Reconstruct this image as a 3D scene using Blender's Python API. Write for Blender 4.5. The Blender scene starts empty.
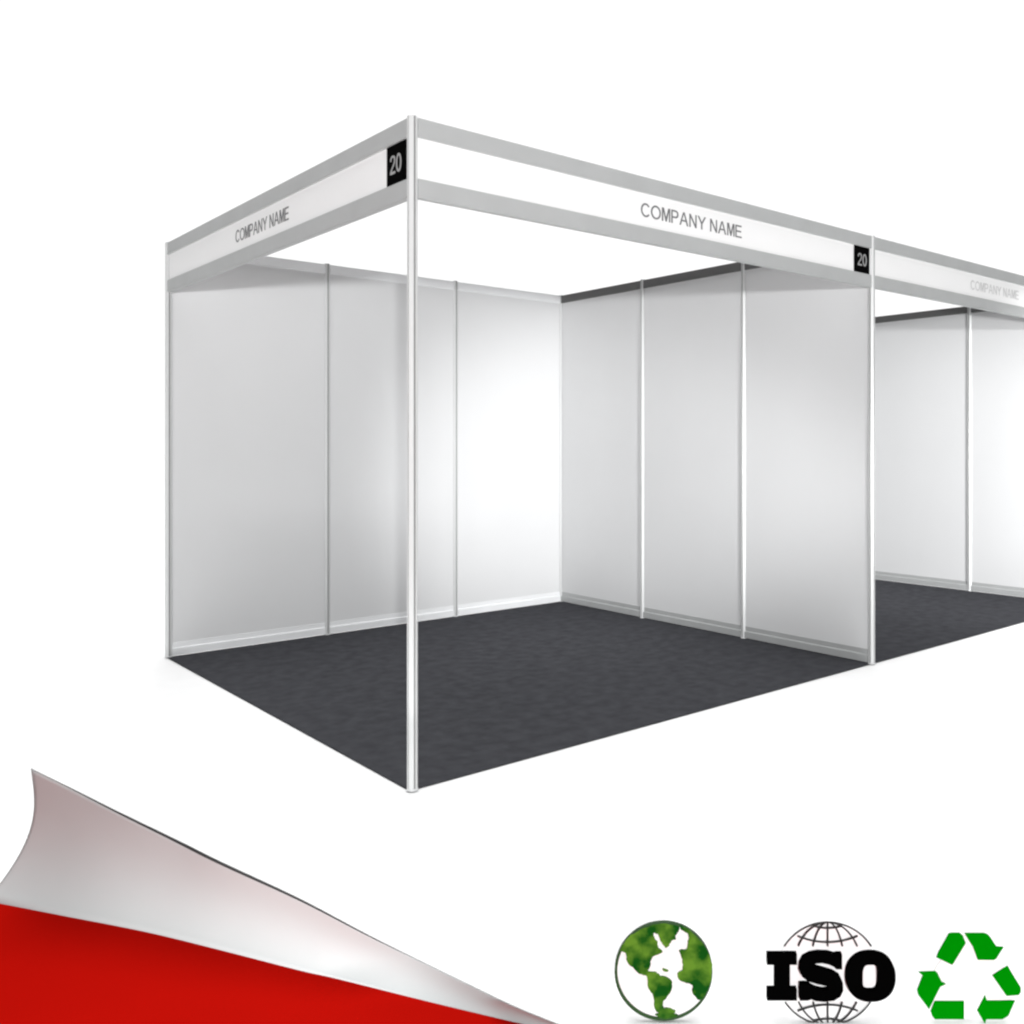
import bpy, bmesh, math, random
from mathutils import Vector, Matrix
R = math.radians
random.seed(4)
S = bpy.context.scene
COL = S.collection

# ------------------------------------------------------------------ camera
F, CX, CY = 942.3, 645.2, 444.7
CAM = Vector((-1.7473, -3.1901, 1.2976)); YAW = 0.7433
cd = bpy.data.cameras.new('camera'); cam = bpy.data.objects.new('camera', cd); COL.objects.link(cam)
cam.location = CAM; cam.rotation_euler = (R(90), 0, -YAW)
cd.sensor_width = 36; cd.lens = F / 1024 * 36
cd.shift_x = -(CX - 512) / 1024; cd.shift_y = -(512 - CY) / 1024
cd.clip_start = .05; cd.clip_end = 500
S.camera = cam
S.render.engine = 'CYCLES'; S.cycles.filter_width = 2.3
S.render.resolution_x = S.render.resolution_y = 1024

# ------------------------------------------------------------------ studio light
W = bpy.data.worlds.new('World'); S.world = W; W.use_nodes = True
nt = W.node_tree; nt.nodes.clear()
def wn(t): return nt.nodes.new(t)
tc = wn('ShaderNodeTexCoord'); dt = wn('ShaderNodeVectorMath'); dt.operation = 'DOT_PRODUCT'
LD = Vector((math.sin(YAW - R(5)), math.cos(YAW - R(5)), 0))
dt.inputs[1].default_value = LD
nt.links.new(tc.outputs['Generated'], dt.inputs[0])
mr = wn('ShaderNodeMapRange'); mr.interpolation_type = 'SMOOTHSTEP'
mr.inputs['From Min'].default_value = .3; mr.inputs['From Max'].default_value = .7
mr.inputs['To Min'].default_value = .05; mr.inputs['To Max'].default_value = 1.08   # dim half of the studio / bright white backdrop half
nt.links.new(dt.outputs['Value'], mr.inputs['Value'])
bg = wn('ShaderNodeBackground'); bg.inputs['Color'].default_value = (1, 1, 1, 1)
sx = wn('ShaderNodeSeparateXYZ'); nt.links.new(tc.outputs['Generated'], sx.inputs[0])      # round bright patch straight overhead, added to whiten the floor
mz = wn('ShaderNodeMapRange'); mz.interpolation_type = 'SMOOTHSTEP'
mz.inputs['From Min'].default_value = math.cos(R(34)); mz.inputs['From Max'].default_value = math.cos(R(20))
mz.inputs['To Min'].default_value = 0; mz.inputs['To Max'].default_value = 4.2
nt.links.new(sx.outputs['Z'], mz.inputs['Value'])
ad = wn('ShaderNodeMath'); ad.operation = 'ADD'
nt.links.new(mr.outputs['Result'], ad.inputs[0]); nt.links.new(mz.outputs['Result'], ad.inputs[1])
nt.links.new(ad.outputs[0], bg.inputs['Strength'])
ow = wn('ShaderNodeOutputWorld'); nt.links.new(bg.outputs[0], ow.inputs[0])

def spot(name, loc, target, watts, deg, blend, radius):
    l = bpy.data.lights.new(name, 'SPOT'); l.energy = watts; l.spot_size = R(deg); l.spot_blend = blend
    l.shadow_soft_size = radius
    o = bpy.data.objects.new(name, l); COL.objects.link(o); o.location = loc
    o.rotation_euler = (Vector(target) - Vector(loc)).to_track_quat('-Z', 'Y').to_euler()
spot('key_lamp', (-4.4, -8.4, 1.45), (3.2, 1.0, 2.3), 2600, 68, .4, .16)
spot('back_wall_lamp', (1.3, -3.5, 1.15), (2.87, 3.1, .95), 1080, 31, 1.0, .2)
spot('side_fill', (3.4, -4.6, 1.2), (6.0, .9, .85), 2200, 41, 1.0, .1)  # unseen fill added to brighten the neighbouring booth's dividing wall
spot('curl_fill', (-1.69, -2.03, .08), (-.88, -.76, -.22), 130, 57, 1.0, .05)  # unseen low fill added to whiten the foot of the page curl
S.view_settings.view_transform = 'Standard'; S.view_settings.look = 'None'
S.view_settings.exposure = 0; S.view_settings.gamma = 1

# ------------------------------------------------------------------ materials
def lin(c):
    return tuple(((v / 255) / 12.92 if v / 255 <= .04045 else ((v / 255 + .055) / 1.055) ** 2.4) for v in c)
def mat(name, col, rough=.5, metal=0., spec=.5, noise=0., nscale=8., bump=0., bscale=200., stretch=(1, 1, 1)):
    m = bpy.data.materials.new(name); m.use_nodes = True
    t = m.node_tree; b = t.nodes['Principled BSDF']
    b.inputs['Roughness'].default_value = rough; b.inputs['Metallic'].default_value = metal
    b.inputs['Specular IOR Level'].default_value = spec
    tcn = t.nodes.new('ShaderNodeTexCoord'); mp = t.nodes.new('ShaderNodeMapping'); mp.inputs['Scale'].default_value = stretch
    t.links.new(tcn.outputs['Object'], mp.inputs['Vector'])
    nz = t.nodes.new('ShaderNodeTexNoise'); nz.inputs['Scale'].default_value = nscale; nz.inputs['Detail'].default_value = 5
    t.links.new(mp.outputs[0], nz.inputs['Vector'])
    rp = t.nodes.new('ShaderNodeValToRGB')
    c = [max(0, v) for v in col]
    rp.color_ramp.elements[0].position = .3; rp.color_ramp.elements[1].position = .7
    rp.color_ramp.elements[0].color = (*[v * (1 - noise) for v in c], 1)
    rp.color_ramp.elements[1].color = (*[min(1, v * (1 + noise)) for v in c], 1)
    t.links.new(nz.outputs['Fac'], rp.inputs[0]); t.links.new(rp.outputs[0], b.inputs['Base Color'])
    if bump:
        n2 = t.nodes.new('ShaderNodeTexNoise'); n2.inputs['Scale'].default_value = bscale; n2.inputs['Detail'].default_value = 3
        t.links.new(mp.outputs[0], n2.inputs['Vector'])
        bp = t.nodes.new('ShaderNodeBump'); bp.inputs['Strength'].default_value = bump; bp.inputs['Distance'].default_value = .003
        t.links.new(n2.outputs['Fac'], bp.inputs['Height']); t.links.new(bp.outputs[0], b.inputs['Normal'])
    return m
M = dict(
    floor=mat('white_studio_floor', (.93, .93, .93), .8, spec=.1, noise=.01),
    panel=mat('white_laminate', (.71, .715, .72), .45, spec=.3, noise=.015, nscale=1.3, bump=.03, bscale=30),
    board=mat('white_fascia_board', (.88, .88, .88), .5, spec=.2, noise=.01, nscale=2),
    alu=mat('satin_aluminium', (.70, .71, .71), .35, metal=.1, noise=.03, nscale=30, stretch=(1, 1, .05)),
    rail=mat('grey_aluminium_rail', (.47, .48, .48), .5, metal=.15, noise=.03, nscale=6),
    light_rail=mat('pale_aluminium_rail', (.86, .87, .88), .5, metal=.05, noise=.02, nscale=6),
    dark_rail=mat('dark_anodised_rail', (.12, .12, .12), .55, metal=.0, noise=.05, nscale=6),
    groove=mat('dark_groove', (.24, .24, .24), .6),
    carpet=mat('charcoal_carpet', (.056, .057, .063), .95, spec=.0, noise=.15, nscale=13, bump=.5, bscale=260),
    black=mat('black_plate', (.003, .003, .003), .7, spec=.0),
    digit=mat('grey_digits', (.35, .35, .35), .5),
    text=mat('grey_lettering', (.16, .16, .165), .5),
    faint=mat('faded_lettering', (.58, .58, .58), .5),
    red=mat('red_page', (.39, .004, .002), .6, spec=.0, noise=.03, nscale=3),
    page=mat('silver_grey_sheet', (.40, .425, .425), .85, spec=.0, noise=.02, nscale=3),
    shade_line=mat('dark_shade_line', (.03, .03, .03), .6, spec=.1),  # dark colour of the shadow line drawn along the curl
    sign_white=mat('white_sign_board', (.85, .85, .85), .5, spec=.2),
    ink=mat('black_letter', (.001, .001, .001), .7, spec=.0),
    wire=mat('grey_wire', (.035, .035, .035), .5, spec=.1),
    ggrn=mat('bright_green', (.0, .2, .001), .7, spec=.0),
    rim=mat('dark_green_rim', (.03, .07, .025), .5, spec=.1),
)
# leaf-green patchwork for the continents
m = bpy.data.materials.new('mottled_green'); m.use_nodes = True; t = m.node_tree; b = t.nodes['Principled BSDF']
b.inputs['Roughness'].default_value = .6; b.inputs['Specular IOR Level'].default_value = .05
nz = t.nodes.new('ShaderNodeTexNoise'); nz.inputs['Scale'].default_value = 20; nz.inputs['Detail'].default_value = 4
tcn = t.nodes.new('ShaderNodeTexCoord'); t.links.new(tcn.outputs['Object'], nz.inputs['Vector'])
rp = t.nodes.new('ShaderNodeValToRGB'); rp.color_ramp.elements[0].position = .42; rp.color_ramp.elements[0].color = (.002, .065, .003, 1)
rp.color_ramp.elements[1].position = .62; rp.color_ramp.elements[1].color = (.10, .23, .02, 1)
t.links.new(nz.outputs['Fac'], rp.inputs[0]); t.links.new(rp.outputs[0], b.inputs['Base Color']); M['leaf'] = m

# ------------------------------------------------------------------ helpers
def obj(name, bm, material, parent=None, smooth=False):
    me = bpy.data.meshes.new(name); bmesh.ops.recalc_face_normals(bm, faces=bm.faces)
    bm.to_mesh(me); bm.free(); me.materials.append(material)
    if smooth:
        for p in me.polygons: p.use_smooth = True
    o = bpy.data.objects.new(name, me); COL.objects.link(o); o.parent = parent
    return o
def tag(o, label=None, cat=None, group=None, kind=None):
    for k, v in (('label', label), ('category', cat), ('group', group), ('kind', kind)):
        if v: o[k] = v
    return o
def empty(name, loc=(0, 0, 0)):
    o = bpy.data.objects.new(name, None); COL.objects.link(o); o.location = loc; o.empty_display_size = .2; return o
def box(bm, x0, x1, y0, y1, z0, z1, bev=0):
    g = bmesh.ops.create_cube(bm, size=1)
    for v in g['verts']:
        v.co = Vector(((x0 + x1) / 2 + v.co.x * (x1 - x0), (y0 + y1) / 2 + v.co.y * (y1 - y0), (z0 + z1) / 2 + v.co.z * (z1 - z0)))
    if bev:
        es = list({e for v in g['verts'] for e in v.link_edges})
        bmesh.ops.bevel(bm, geom=es, offset=bev, segments=2, affect='EDGES')
def prism(bm, pts, z0, z1):
    a = [bm.verts.new((x, y, z0)) for x, y in pts]; b_ = [bm.verts.new((x, y, z1)) for x, y in pts]
    n = len(pts); bm.faces.new(a[::-1]); bm.faces.new(b_)
    for i in range(n): bm.faces.new((a[i], a[(i + 1) % n], b_[(i + 1) % n], b_[i]))
def tube(bm, pts, rad, n=8, closed=False):
    rings = []; N = len(pts)
    for i, p in enumerate(pts):
        p = Vector(p); a = Vector(pts[(i - 1) % N] if (closed or i) else pts[0]); c = Vector(pts[(i + 1) % N] if (closed or i < N - 1) else pts[-1])
        tg = (c - a).normalized(); u = tg.cross(Vector((.13, .27, .95))).normalized(); v = tg.cross(u)
        r = rad(i / (N - 1)) if callable(rad) else rad
        rings.append([bm.verts.new(p + r * (math.cos(k * 2 * math.pi / n) * u + math.sin(k * 2 * math.pi / n) * v)) for k in range(n)])
    for i in range(N if closed else N - 1):
        A, B = rings[i], rings[(i + 1) % N]
        for k in range(n): bm.faces.new((A[k], A[(k + 1) % n], B[(k + 1) % n], B[k]))
    if not closed: bm.faces.new(rings[0]); bm.faces.new(rings[-1])

# ------------------------------------------------------------------ the ground
bm = bmesh.new(); bmesh.ops.create_grid(bm, x_segments=1, y_segments=1, size=120)
tag(obj('floor', bm, M['floor']), kind='structure')

# ------------------------------------------------------------------ the booths
H = 2.527; HY = 3.0; MY = HY / 3; PR_ = .0188      # wall height, depth, depth of one module, post radius
FH = .304; RH = .073                              # fascia height, rail height
def post_profile():
    # octagonal system upright with a slot in each of its eight faces
    pts = []
    for k in range(8):
        a0 = R(22.5 + 45 * k - 45); a1 = R(22.5 + 45 * k)
        A = Vector((math.cos(a0), math.sin(a0))) * PR_ * 1.06; B = Vector((math.cos(a1), math.sin(a1))) * PR_ * 1.06
        n = ((A + B) / 2).normalized()
        wd = .22 if k % 2 == 0 else .48
        for f, d in ((0, 0), (wd, 0), (wd, .003 if k % 2 == 0 else .0004), (1 - wd, .003 if k % 2 == 0 else .0004), (1 - wd, 0)):
            q = A.lerp(B, f) - n * d; pts.append((q.x, q.y))
    return pts
def make_post():
    bm = bmesh.new(); prism(bm, post_profile(), .012, H)
    post = obj('post', bm, M['alu']); post.data.materials.append(M['groove'])
    for p in post.data.polygons:      # the slot floors are dark
        c = p.center
        if abs(p.normal.z) < .1 and math.hypot(c.x, c.y) < .0158: p.material_index = 1
    bm = bmesh.new()
    bmesh.ops.create_cone(bm, cap_ends=True, segments=20, radius1=.023, radius2=.020, depth=.006, matrix=Matrix.Translation((0, 0, .009)))
    obj('foot', bm, M['alu'], post)
    bm = bmesh.new(); bmesh.ops.create_cone(bm, cap_ends=True, segments=8, radius1=.0195, radius2=.017, depth=.004, matrix=Matrix.Translation((0, 0, H + .0021)) @ Matrix.Rotation(R(22.5), 4, 'Z'))
    obj('cap', bm, M['light_rail'], post)
    return post
first_post = make_post(); used = [False]
def place_post(x, y, parent):
    if not used[0]: p = first_post; used[0] = True
    else:
        p = first_post.copy(); COL.objects.link(p)
        for ch in first_post.children:
            c = ch.copy(); COL.objects.link(c); c.parent = p
    p.location = (x, y, 0); p.parent = parent
    return p
def rail_mesh(L, z0, z1, stepped):
    # runs along local x between two posts; the lower rail has its slot near the top
    bm = bmesh.new(); g = .0175
    if stepped:
        zs = z0 + (z1 - z0) * .55
        prof = [(-.014, z0), (.014, z0), (.014, zs), (.005, zs + .004), (.0055, z1), (-.0055, z1), (-.005, zs + .004), (-.014, zs)]
        a = [bm.verts.new((g, y, z)) for y, z in prof]; b_ = [bm.verts.new((L - g, y, z)) for y, z in prof]
        bm.faces.new(a[::-1]); bm.faces.new(b_)
        for i in range(len(prof)): bm.faces.new((a[i], a[(i + 1) % len(prof)], b_[(i + 1) % len(prof)], b_[i]))
    else:
        box(bm, g, L - g, -.014, .014, z0, z1, .0015)
        for s in (-1, 1): box(bm, g + .002, L - g - .002, min(s * .0135, s * .0150), max(s * .0135, s * .0150), z0 + .004, z0 + .010)
    return bm
def panel_run(p0, p1, parent, top, low, label_top=None):
    p0, p1 = Vector(p0), Vector(p1); L = (p1 - p0).length; a = math.atan2((p1 - p0).y, (p1 - p0).x)
    def put(o): o.location = (p0.x, p0.y, 0); o.rotation_euler = (0, 0, a); return o
    bm = bmesh.new(); box(bm, .0165, L - .0165, -.0022, .0022, .085, H - .06)
    put(obj('wall_panel', bm, M['panel'], parent))
    r = put(obj('top_rail', rail_mesh(L, H - .066, H - .004, False), top, parent))
    if label_top: r['label'] = label_top
    put(obj('bottom_rail', rail_mesh(L, .012, .088, True), low, parent))

def ell(cx, cy, rx, ry, a0=0, a1=360, n=28):
    return [(cx + rx * math.cos(R(a0 + (a1 - a0) * i / n)), cy + ry * math.sin(R(a0 + (a1 - a0) * i / n))) for i in range(n + (a1 - a0 < 360))]
GLYPH = {   # sans-serif capitals, cap height 1: (advance, loops)
 'C': (.86, [ell(.46, .5, .46, .51, 38, 322) + ell(.46, .5, .325, .385, 322, 38)]),
 'O': (.98, [ell(.49, .5, .49, .51), ell(.49, .5, .355, .385)]),
 'M': (.84, [[(0, 0), (0, 1), (.2, 1), (.42, .3), (.64, 1), (.84, 1), (.84, 0), (.71, 0), (.71, .8), (.48, 0), (.36, 0), (.13, .8), (.13, 0)]]),
 'P': (.73, [[(0, 0), (0, 1), (.4, 1), (.56, .98), (.68, .9), (.73, .78), (.73, .64), (.66, .49), (.52, .41), (.135, .4), (.135, 0)], [(.135, .52), (.4, .52), (.52, .55), (.59, .64), (.59, .78), (.52, .86), (.4, .88), (.135, .88)]]),
 'A': (.93, [[(0, 0), (.38, 1), (.54, 1), (.93, 0), (.78, 0), (.67, .3), (.25, .3), (.145, 0)], [(.29, .41), (.63, .41), (.46, .87)]]),
 'N': (.77, [[(0, 0), (0, 1), (.14, 1), (.64, .22), (.64, 1), (.77, 1), (.77, 0), (.63, 0), (.13, .78), (.13, 0)]]),
 'Y': (.90, [[(.38, 0), (.38, .42), (0, 1), (.16, 1), (.45, .55), (.74, 1), (.9, 1), (.515, .42), (.515, 0)]]),
 'E': (.73, [[(0, 0), (0, 1), (.71, 1), (.71, .88), (.135, .88), (.135, .57), (.66, .57), (.66, .45), (.135, .45), (.135, .12), (.73, .12), (.73, 0)]]),
 '2': (.64, [[(0, 0), (0, .1), (.06, .2), (.2, .34), (.4, .52), (.5, .66), (.5, .77), (.44, .86), (.33, .9), (.22, .88), (.15, .8), (.13, .7), (0, .71), (.04, .86), (.14, .96), (.32, 1), (.52, .96), (.62, .86), (.64, .72), (.6, .58), (.45, .42), (.27, .27), (.17, .13), (.64, .13), (.64, 0)]]),
 '0': (.66, [ell(.33, .5, .33, .5), ell(.33, .5, .19, .37)]), ' ': (.25, [])}
def text_mesh(name, body, width, height, material, parent, loc, rot, depth=.0012):
    c = bpy.data.curves.new(name, 'CURVE'); c.dimensions = '2D'; c.fill_mode = 'BOTH'; c.extrude = depth / 2
    x = 0
    for ch in body:
        adv, loops = GLYPH[ch]
        for lp in loops:
            sp = c.splines.new('POLY'); sp.points.add(len(lp) - 1); sp.use_cyclic_u = True
            for q, (u, v) in zip(sp.points, lp): q.co = (x + u, v, 0, 1)
        x += adv + .11
    o = bpy.data.objects.new('tmp', c); me = bpy.data.meshes.new_from_object(o)
    bpy.data.objects.remove(o); bpy.data.curves.remove(c)
    xs = [v.co.x for v in me.vertices]; ys = [v.co.y for v in me.vertices]
    cx, cy = (min(xs) + max(xs)) / 2, (min(ys) + max(ys)) / 2; sx, sy = width / (max(xs) - min(xs)), height / (max(ys) - min(ys))
    for v in me.vertices: v.co = Vector(((v.co.x - cx) * sx, (v.co.y - cy) * sy, v.co.z))
    me.name = name; me.materials.append(material)
    t_ = bpy.data.objects.new(name, me); COL.objects.link(t_); t_.parent = parent; t_.location = loc; t_.rotation_euler = rot
    return t_
def fascia(x0, x1, p0, ang, parent, body, tmat, plate, label):
    """a name board between two posts: local x runs along it, local -y faces out"""
    L = x1
    bm = bmesh.new(); box(bm, .0175, L - .0175, -.003, .003, H - FH + RH - .004, H - RH + .004)
    f = obj('fascia', bm, M['board'], parent); f.location = (p0[0], p0[1], 0); f.rotation_euler = (0, 0, ang); f['label'] = label
    for z in (H - RH - .003, H - FH): 
        bm = bmesh.new(); box(bm, .0175, L - .0175, -.013, .013, z, z + RH, .0015)
        for s in (-1, 1): box(bm, .02, L - .02, min(s * .0125, s * .0142), max(s * .0125, s * .0142), z + .003, z + .008)
        obj('rail', bm, M['rail'], f)
    zc = H - FH / 2
    text_mesh('lettering', body, .69, .064, tmat, f, (L / 2, -.0042, zc), (R(90), 0, 0))
    if plate:
        w = .150; xa = plate
        bm = bmesh.new(); box(bm, xa, xa + w, -.0095, -.0035, H - FH + RH + .001, H - RH - .005, .001)
        pl = obj('number_plate', bm, M['black'], parent); pl.location = (p0[0], p0[1], 0); pl.rotation_euler = (0, 0, ang)
        pl['label'] = 'small black plate with grey digits 20'
        text_mesh('digits', '20', .088, .072, M['digit'], pl, (xa + w / 2, -.0106, zc - .002), (R(90), 0, 0))
    return f

corner = empty('exhibition_booth')
tag(corner, 'white corner booth with two open sides, two black number plates and a carpet', 'exhibition booth', 'shell scheme booths in a row')
for x, y in ((0, 0), (0, HY), (1, HY), (2, HY), (3, HY), (3, 2 * MY), (3, MY), (3, 0)): place_post(x, y, corner)
for i in range(3): panel_run((i, HY), (i + 1, HY), corner, M['light_rail'], M['light_rail'])
for i in range(3): panel_run((3, (i + 1) * MY), (3, i * MY), corner, M['dark_rail'], M['rail'], 'dark grey top rail of the dividing wall')
fascia(0, 3, (0, 0), 0, corner, 'COMPANY NAME', M['text'], 2.815, 'white front name board reading COMPANY NAME')
fascia(0, HY, (0, HY), R(-90), corner, 'COMPANY NAME', M['text'], HY - .185, 'white side name board reading COMPANY NAME')

side = empty('exhibition_booth', (3, 0, 0))
tag(side, 'white neighbouring booth at right, cut off by the frame, with a pale faded name board', 'exhibition booth', 'shell scheme booths in a row')
for x, y in ((1, HY), (2, HY), (3, HY), (3, 2 * MY), (3, MY), (3, 0)): place_post(x, y, side)
for i in range(3): panel_run((i, HY), (i + 1, HY), side, M['light_rail'], M['light_rail'])
for i in range(3): panel_run((3, (i + 1) * MY), (3, i * MY), side, M['dark_rail'], M['rail'], 'dark grey top rail of the dividing wall')
fascia(0, 3, (0, 0), 0, side, 'COMPANY NAME', M['faint'], None, 'white front name board with very faint lettering COMPANY NAME')

def carpet(x0, x1, label):
    bm = bmesh.new(); box(bm, 0, x1 - x0, 0, HY - .002, .001, .007, .002)
    o = obj('carpet', bm, M['carpet']); o.location = (x0, -.0, 0)
    return tag(o, label, 'carpet', 'charcoal booth carpets')
carpet(-.012, 2.996, 'charcoal carpet covering the floor of the large corner booth')
carpet(3.000, 6.0, 'charcoal carpet in the neighbouring booth at the right edge')

# ------------------------------------------------------------------ page-curl layout graphic and its red corner, built as sheets on the floor
FW = Vector((math.sin(YAW), math.cos(YAW), 0)); RT = Vector((math.cos(YAW), -math.sin(YAW), 0))
def at(px, py, d): return CAM + FW * d + RT * ((px - CX) * d / F) + Vector((0, 0, -(py - CY) * d / F))
def ground(px, py, z=0):
    return at(px, py, F * (CAM.z - z) / (py - CY))
def interp(tbl, x):
    for (a, fa), (b_, fb) in zip(tbl, tbl[1:]):
        if x <= b_: return fa + (fb - fa) * (x - a) / (b_ - a)
    return tbl[-1][1]
def smooth_curve(pts, n):     # Catmull-Rom
    out = []; P = [Vector(p) for p in pts]; P = [2 * P[0] - P[1]] + P + [2 * P[-1] - P[-2]]
    segs = len(P) - 3
    for i in range(n + 1):
        u = i / n * segs; k = min(int(u), segs - 1); t_ = u - k; a, b_, c, d = P[k:k + 4]
        out.append(.5 * ((2 * b_) + (-a + c) * t_ + (2 * a - 5 * b_ + 4 * c - d) * t_ ** 2 + (-a + 3 * b_ - 3 * c + d) * t_ ** 3))
    return out
crease_px = [(-14, 900.8), (0, 903.5), (59, 915), (146, 932), (220, 950), (300, 970.5), (338, 979), (426, 1001), (514, 1022), (600, 1041)]
edge_px = [(31.5, 769), (73, 789.5), (117, 812), (176, 841), (220, 863), (300, 900), (367, 935), (426, 964), (484, 992), (520, 1009), (600, 1041)]
NS, NT, LEAN = 72, 26, .42
cpx = smooth_curve([(x, y, 0) for x, y in crease_px], NS); epx = smooth_curve([(x, y, 0) for x, y in edge_px], NS)
bm = bmesh.new(); grid = []
for i in range(NS + 1):
    s_ = i / NS; c = cpx[i]; e = epx[i]; dc = F * (CAM.z - .006) / (c.y - CY)
    k = (e.y - CY) / F; de = (dc - LEAN * CAM.z) / (1 - LEAN * k); hgt = max(0, CAM.z - k * de)
    C3 = at(c.x, c.y, dc); E3 = at(e.x, e.y, de); row = []
    for j in range(NT + 1):
        t_ = j / NT; w = math.sin(math.pi * t_ ** .8)
        p = C3.lerp(E3, t_) + FW * (.20 * hgt * w) + RT * (.022 * hgt * w * (1 - s_) ** 2) 
        row.append(bm.verts.new(p))
    grid.append(row)
for i in range(NS):
    for j in range(NT): bm.faces.new((grid[i][j], grid[i + 1][j], grid[i + 1][j + 1], grid[i][j + 1]))
top_line = [tuple(r[-1].co) for r in grid]; left_line = [tuple(v.co) for v in grid[0]]
curl = empty('page_curl')
tag(curl, 'page-curl layout graphic built as a silver white sheet curling up above the red corner', 'page curl')
o = obj('sheet', bm, M['page'], curl, smooth=True)
md = o.modifiers.new('thickness', 'SOLIDIFY'); md.thickness = .002; md.offset = 0
bm = bmesh.new(); tube(bm, top_line, lambda u: (.0004 + .0034 * math.exp(-((u - .36) / .22) ** 2)), 8)
tube(bm, left_line, .0013, 8); obj('edge_shade', bm, M['shade_line'], curl, smooth=True)  # tapering dark tubes stand in for the shadow line along the edges

bm = bmesh.new()
pts = [ground(-500, 815)] + [ground(p.x, p.y) for p in cpx] + [ground(760, 1060), ground(1300, 1062), ground(1400, 1500), ground(-500, 1500)]
prism(bm, [(p.x, p.y) for p in pts], .001, .006)
tag(obj('red_page_corner', bm, M['red']), 'red corner of the page-curl graphic, built flat on the floor below the curl', 'page corner')

# ------------------------------------------------------------------ three overlay logos, built as cut-out signs standing on the floor
DS = 2.118; PX = DS / F
def shape(name, loops, y0, y1, material, parent, org, sc):
    """flat shape traced in sign units (x right, y down), extruded from y0 (front) to y1 (back)"""
    c = bpy.data.curves.new(name, 'CURVE'); c.dimensions = '2D'; c.fill_mode = 'BOTH'; c.extrude = (y1 - y0) / 2
    for lp in loops:
        sp = c.splines.new('POLY'); sp.points.add(len(lp) - 1); sp.use_cyclic_u = True
        for q, (x, y) in zip(sp.points, lp): q.co = ((x - org[0]) * sc, (org[1] - y) * sc, 0, 1)
    o = bpy.data.objects.new('tmp', c); me = bpy.data.meshes.new_from_object(o); bpy.data.objects.remove(o); bpy.data.curves.remove(c)
    for v in me.vertices: v.co = Vector((v.co.x, (y0 + y1) / 2 - v.co.z, v.co.y))
    me.flip_normals() if False else None
    me.name = name; me.materials.append(material); r = bpy.data.objects.new(name, me); COL.objects.link(r); r.parent = parent
    return r
def circ(cx, cy, rx, ry=None, n=64, e=1.0, a0=0, a1=360):
    ry = ry or rx; out = []
    full = a1 - a0 >= 360
    for i in range(n if full else n + 1):
        a = R(a0 + (a1 - a0) * i / n); c, s_ = math.cos(a), math.sin(a)
        out.append((cx + rx * math.copysign(abs(c) ** e, c), cy + ry * math.copysign(abs(s_) ** e, s_)))
    return out
def rounded(pts, n=4, jit=4.5):
    out = smooth_curve([(x, y, 0) for x, y in pts + pts[:1]], len(pts) * n)[:-1]
    return [(p.x + jit * random.uniform(-1, 1), p.y + jit * random.uniform(-1, 1)) for p in out]
def sign(name, label, cat, px):
    """origin on the floor under the sign's centre line, sign plane square to the viewer's aisle"""
    g = CAM + FW * DS + RT * ((px - CX) * PX); o = empty(name, (g.x, g.y, 0)); o.rotation_euler = (0, 0, -YAW)
    return tag(o, label, cat, 'overlay logos built as standing signs in a row')
FLOOR_PY = CY + F * CAM.z / DS
def prop(parent, h, w=.012):
    bm = bmesh.new(); a = [(.0085, .001), (.03, .001), (.0085, h * .5)]
    v0 = [bm.verts.new((-w, y, z)) for y, z in a]; v1 = [bm.verts.new((w, y, z)) for y, z in a]
    bm.faces.new(v0); bm.faces.new(v1[::-1])
    for i in range(3): bm.faces.new((v0[i], v0[(i + 1) % 3], v1[(i + 1) % 3], v1[i]))
    obj('stand', bm, M['sign_white'], parent)

# green globe
g = sign('globe_emblem', 'round white emblem with green continents like a globe, leftmost overlay logo', 'emblem', 663.5)
org = (505, (FLOOR_PY - 910) * 7.877); sc = PX / 7.877
shape('disc', [circ(505, 482, 376)], 0, .008, M['sign_white'], g, org, sc)
shape('rim', [circ(505, 482, 386), circ(505 + 5, 482 - 6, 368)], -.003, .009, M['rim'], g, org, sc)
shape('continent', [rounded([(165, 310), (190, 255), (250, 195), (320, 150), (420, 112), (520, 103), (620, 125), (622, 165), (603, 195), (600, 228), (572, 232), (556, 262), (530, 292), (505, 270), (482, 235), (460, 185), (428, 180), (430, 212), (458, 250), (470, 296), (497, 330),
    (440, 350), (408, 390), (398, 432), (384, 470), (405, 480), (450, 486), (475, 512), (540, 532), (572, 562), (566, 620), (540, 664), (515, 700), (498, 738), (512, 765), (560, 772), (600, 800), (520, 812), (465, 800), (432, 758), (430, 690), (410, 640), (384, 610), (378, 520), (345, 508), (300, 490), (262, 445), (222, 405), (208, 345), (190, 322)], 3)], -.004, -.0005, M['leaf'], g, org, sc)
shape('continent', [rounded([(632, 112), (690, 140), (740, 180), (800, 245), (850, 310), (880, 390), (888, 480), (875, 570), (840, 640), (800, 705), (765, 682), (728, 640), (735, 592), (700, 572), (655, 558), (618, 520), (620, 486), (652, 462), (655, 405), (640, 350), (628, 312), (685, 300), (694, 255), (705, 215), (690, 178), (640, 150)], 3)], -.004, -.0005, M['leaf'], g, org, sc)
shape('continent', [rounded([(500, 455), (525, 462), (545, 475), (520, 478), (498, 468)], 2, 2)], -.004, -.0005, M['leaf'], g, org, sc)
shape('continent', [rounded([(440, 815), (500, 806), (580, 812), (620, 822), (560, 842), (490, 846)], 2, 2)], -.004, -.0005, M['leaf'], g, org, sc)
prop(g, .1)

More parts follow.
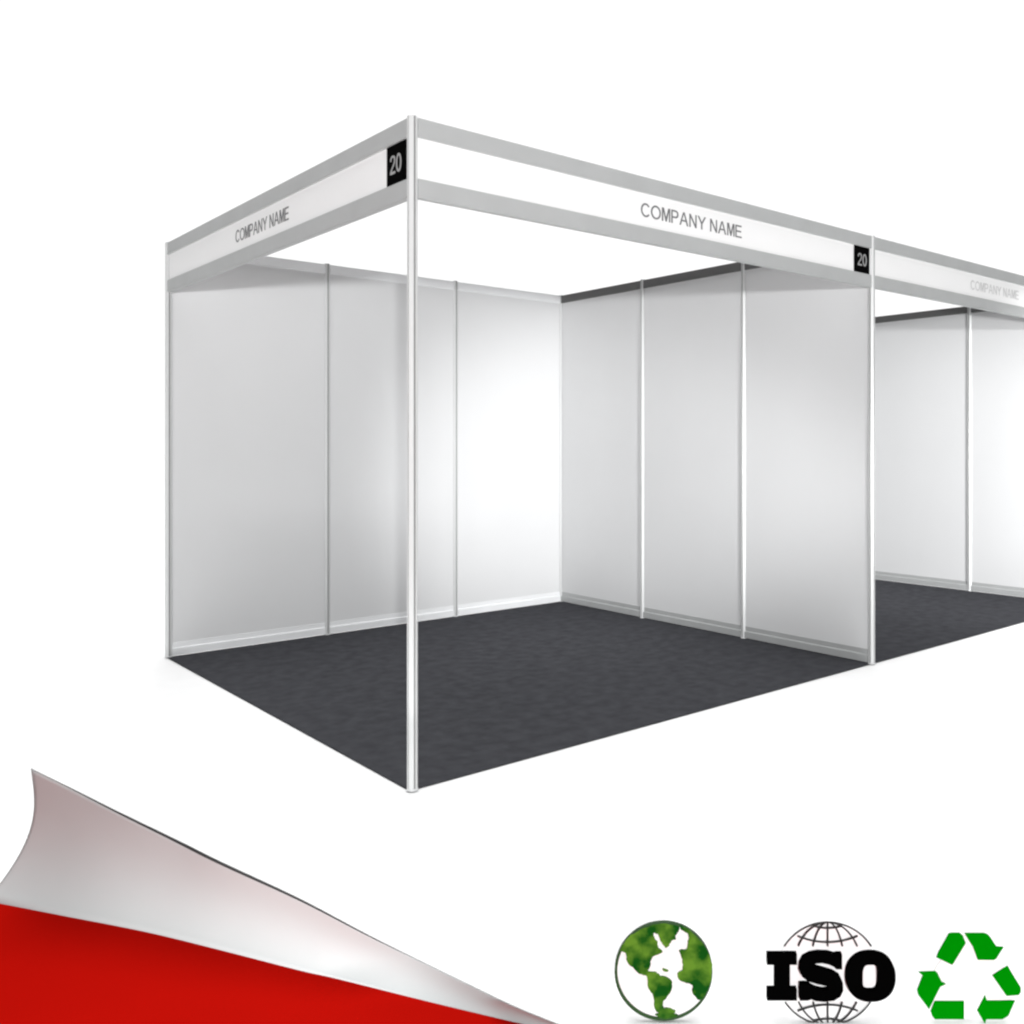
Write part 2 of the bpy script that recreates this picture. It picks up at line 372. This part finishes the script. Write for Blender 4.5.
# ISO emblem
g = sign('lettered_emblem', 'emblem with thick black letters ISO in front of a wire globe, middle overlay logo', 'emblem', 750 + 530 / 6.827)
org = (530, (FLOOR_PY - 910) * 6.827); sc = PX / 6.827
def bar(a, b_): return [(a, b_)]
zf = lambda y: (org[1] - y) * sc
base_y = org[1] - 1.5
shape('backing_board', [circ(530, 432, 347)], .003, .0062, M['sign_white'], g, org, sc)
shape('letter', [[(112, 283), (315, 283), (315, 355), (268, 355), (268, 520), (315, 520), (315, 598), (112, 598), (112, 520), (162, 520), (162, 355), (112, 355)]], -.012, .003, M['ink'], g, org, sc)
shape('letter', [[(622, 285), (622, 386), (582, 386), (566, 370), (530, 353), (485, 344), (442, 347), (429, 360), (442, 374), (500, 390), (560, 407), (606, 436), (628, 480), (630, 530), (610, 572), (568, 598), (500, 606), (444, 602), (412, 590), (388, 598), (335, 598), (335, 487), (397, 487), (414, 505), (446, 520), (492, 529), (525, 526), (535, 514), (517, 500), (452, 486), (392, 468), (350, 436), (332, 398), (335, 352), (357, 308), (402, 284), (460, 274), (530, 277), (572, 290), (590, 285)]], -.012, .003, M['ink'], g, org, sc)
shape('letter', [circ(818, 441, 168, 166, e=.88), circ(815, 445, 53, 90, e=.6)], -.012, .003, M['ink'], g, org, sc)
def arc(pts): tube(bm, [((x - org[0]) * sc, -.001, zf(y)) for x, y in pts], .0021, 6)
Rg = 350; cyg = 432
for sgn, a0, a1 in ((-1, 0, 0), (1, 0, 0)):
    bm = bmesh.new(); lim = 187 if sgn < 0 else 195
    for fr in (1, .68, .34, 0, -.34, -.68, -1):
        yy0 = lim; steps = 12; pts = []
        for i in range(steps + 1):
            a = math.asin(lim / Rg) + (math.pi / 2 - math.asin(lim / Rg)) * i / steps * (1 if abs(fr) == 1 else .88)
            pts.append((530 + fr * Rg * math.cos(a), cyg + sgn * Rg * math.sin(a)))
        arc(pts)
    for hw, ye, yc in ((100, .93 * Rg, .885 * Rg), (205, .73 * Rg, .61 * Rg)):
        arc([(530 + hw * q / 6, cyg + sgn * (yc + (ye - yc) * (q / 6) ** 2)) for q in range(-6, 7)])
    obj('wire_grid', bm, M['wire'], g, smooth=True)
prop(g, .1)

# recycling emblem
g = sign('recycling_emblem', 'bright green triangle of recycling arrows on white, rightmost overlay logo', 'emblem', 900 + 565 / 8.258)
org = (565, (FLOOR_PY - 910) * 8.258); sc = PX / 8.258
shape('backing_board', [[(420, 205), (700, 205), (965, 640), (960, 690), (840, 875), (290, 875), (165, 670), (330, 430)]], .0, .003, M['sign_white'], g, org, sc)
for lp in ([(400, 190), (425, 183), (490, 184), (515, 205), (540, 265), (440, 430), (425, 446), (395, 432), (298, 385), (315, 340)],
           [(528, 185), (690, 185), (722, 196), (745, 222), (795, 297), (850, 300), (790, 395), (770, 406), (640, 405), (600, 300)],
           [(150, 505), (290, 500), (308, 515), (340, 585), (375, 605), (330, 625), (235, 812), (145, 690), (138, 655), (185, 535)],
           [(285, 748), (525, 748), (525, 895), (285, 895), (262, 870), (250, 830)],
           [(700, 700), (715, 745), (945, 742), (890, 865), (840, 895), (710, 895), (695, 930), (635, 825)],
           [(885, 455), (992, 630), (992, 670), (975, 695), (875, 702), (760, 535)]):
    shape('arrow_segment', [lp], -.004, -.0005, M['ggrn'], g, org, sc)
prop(g, .1)
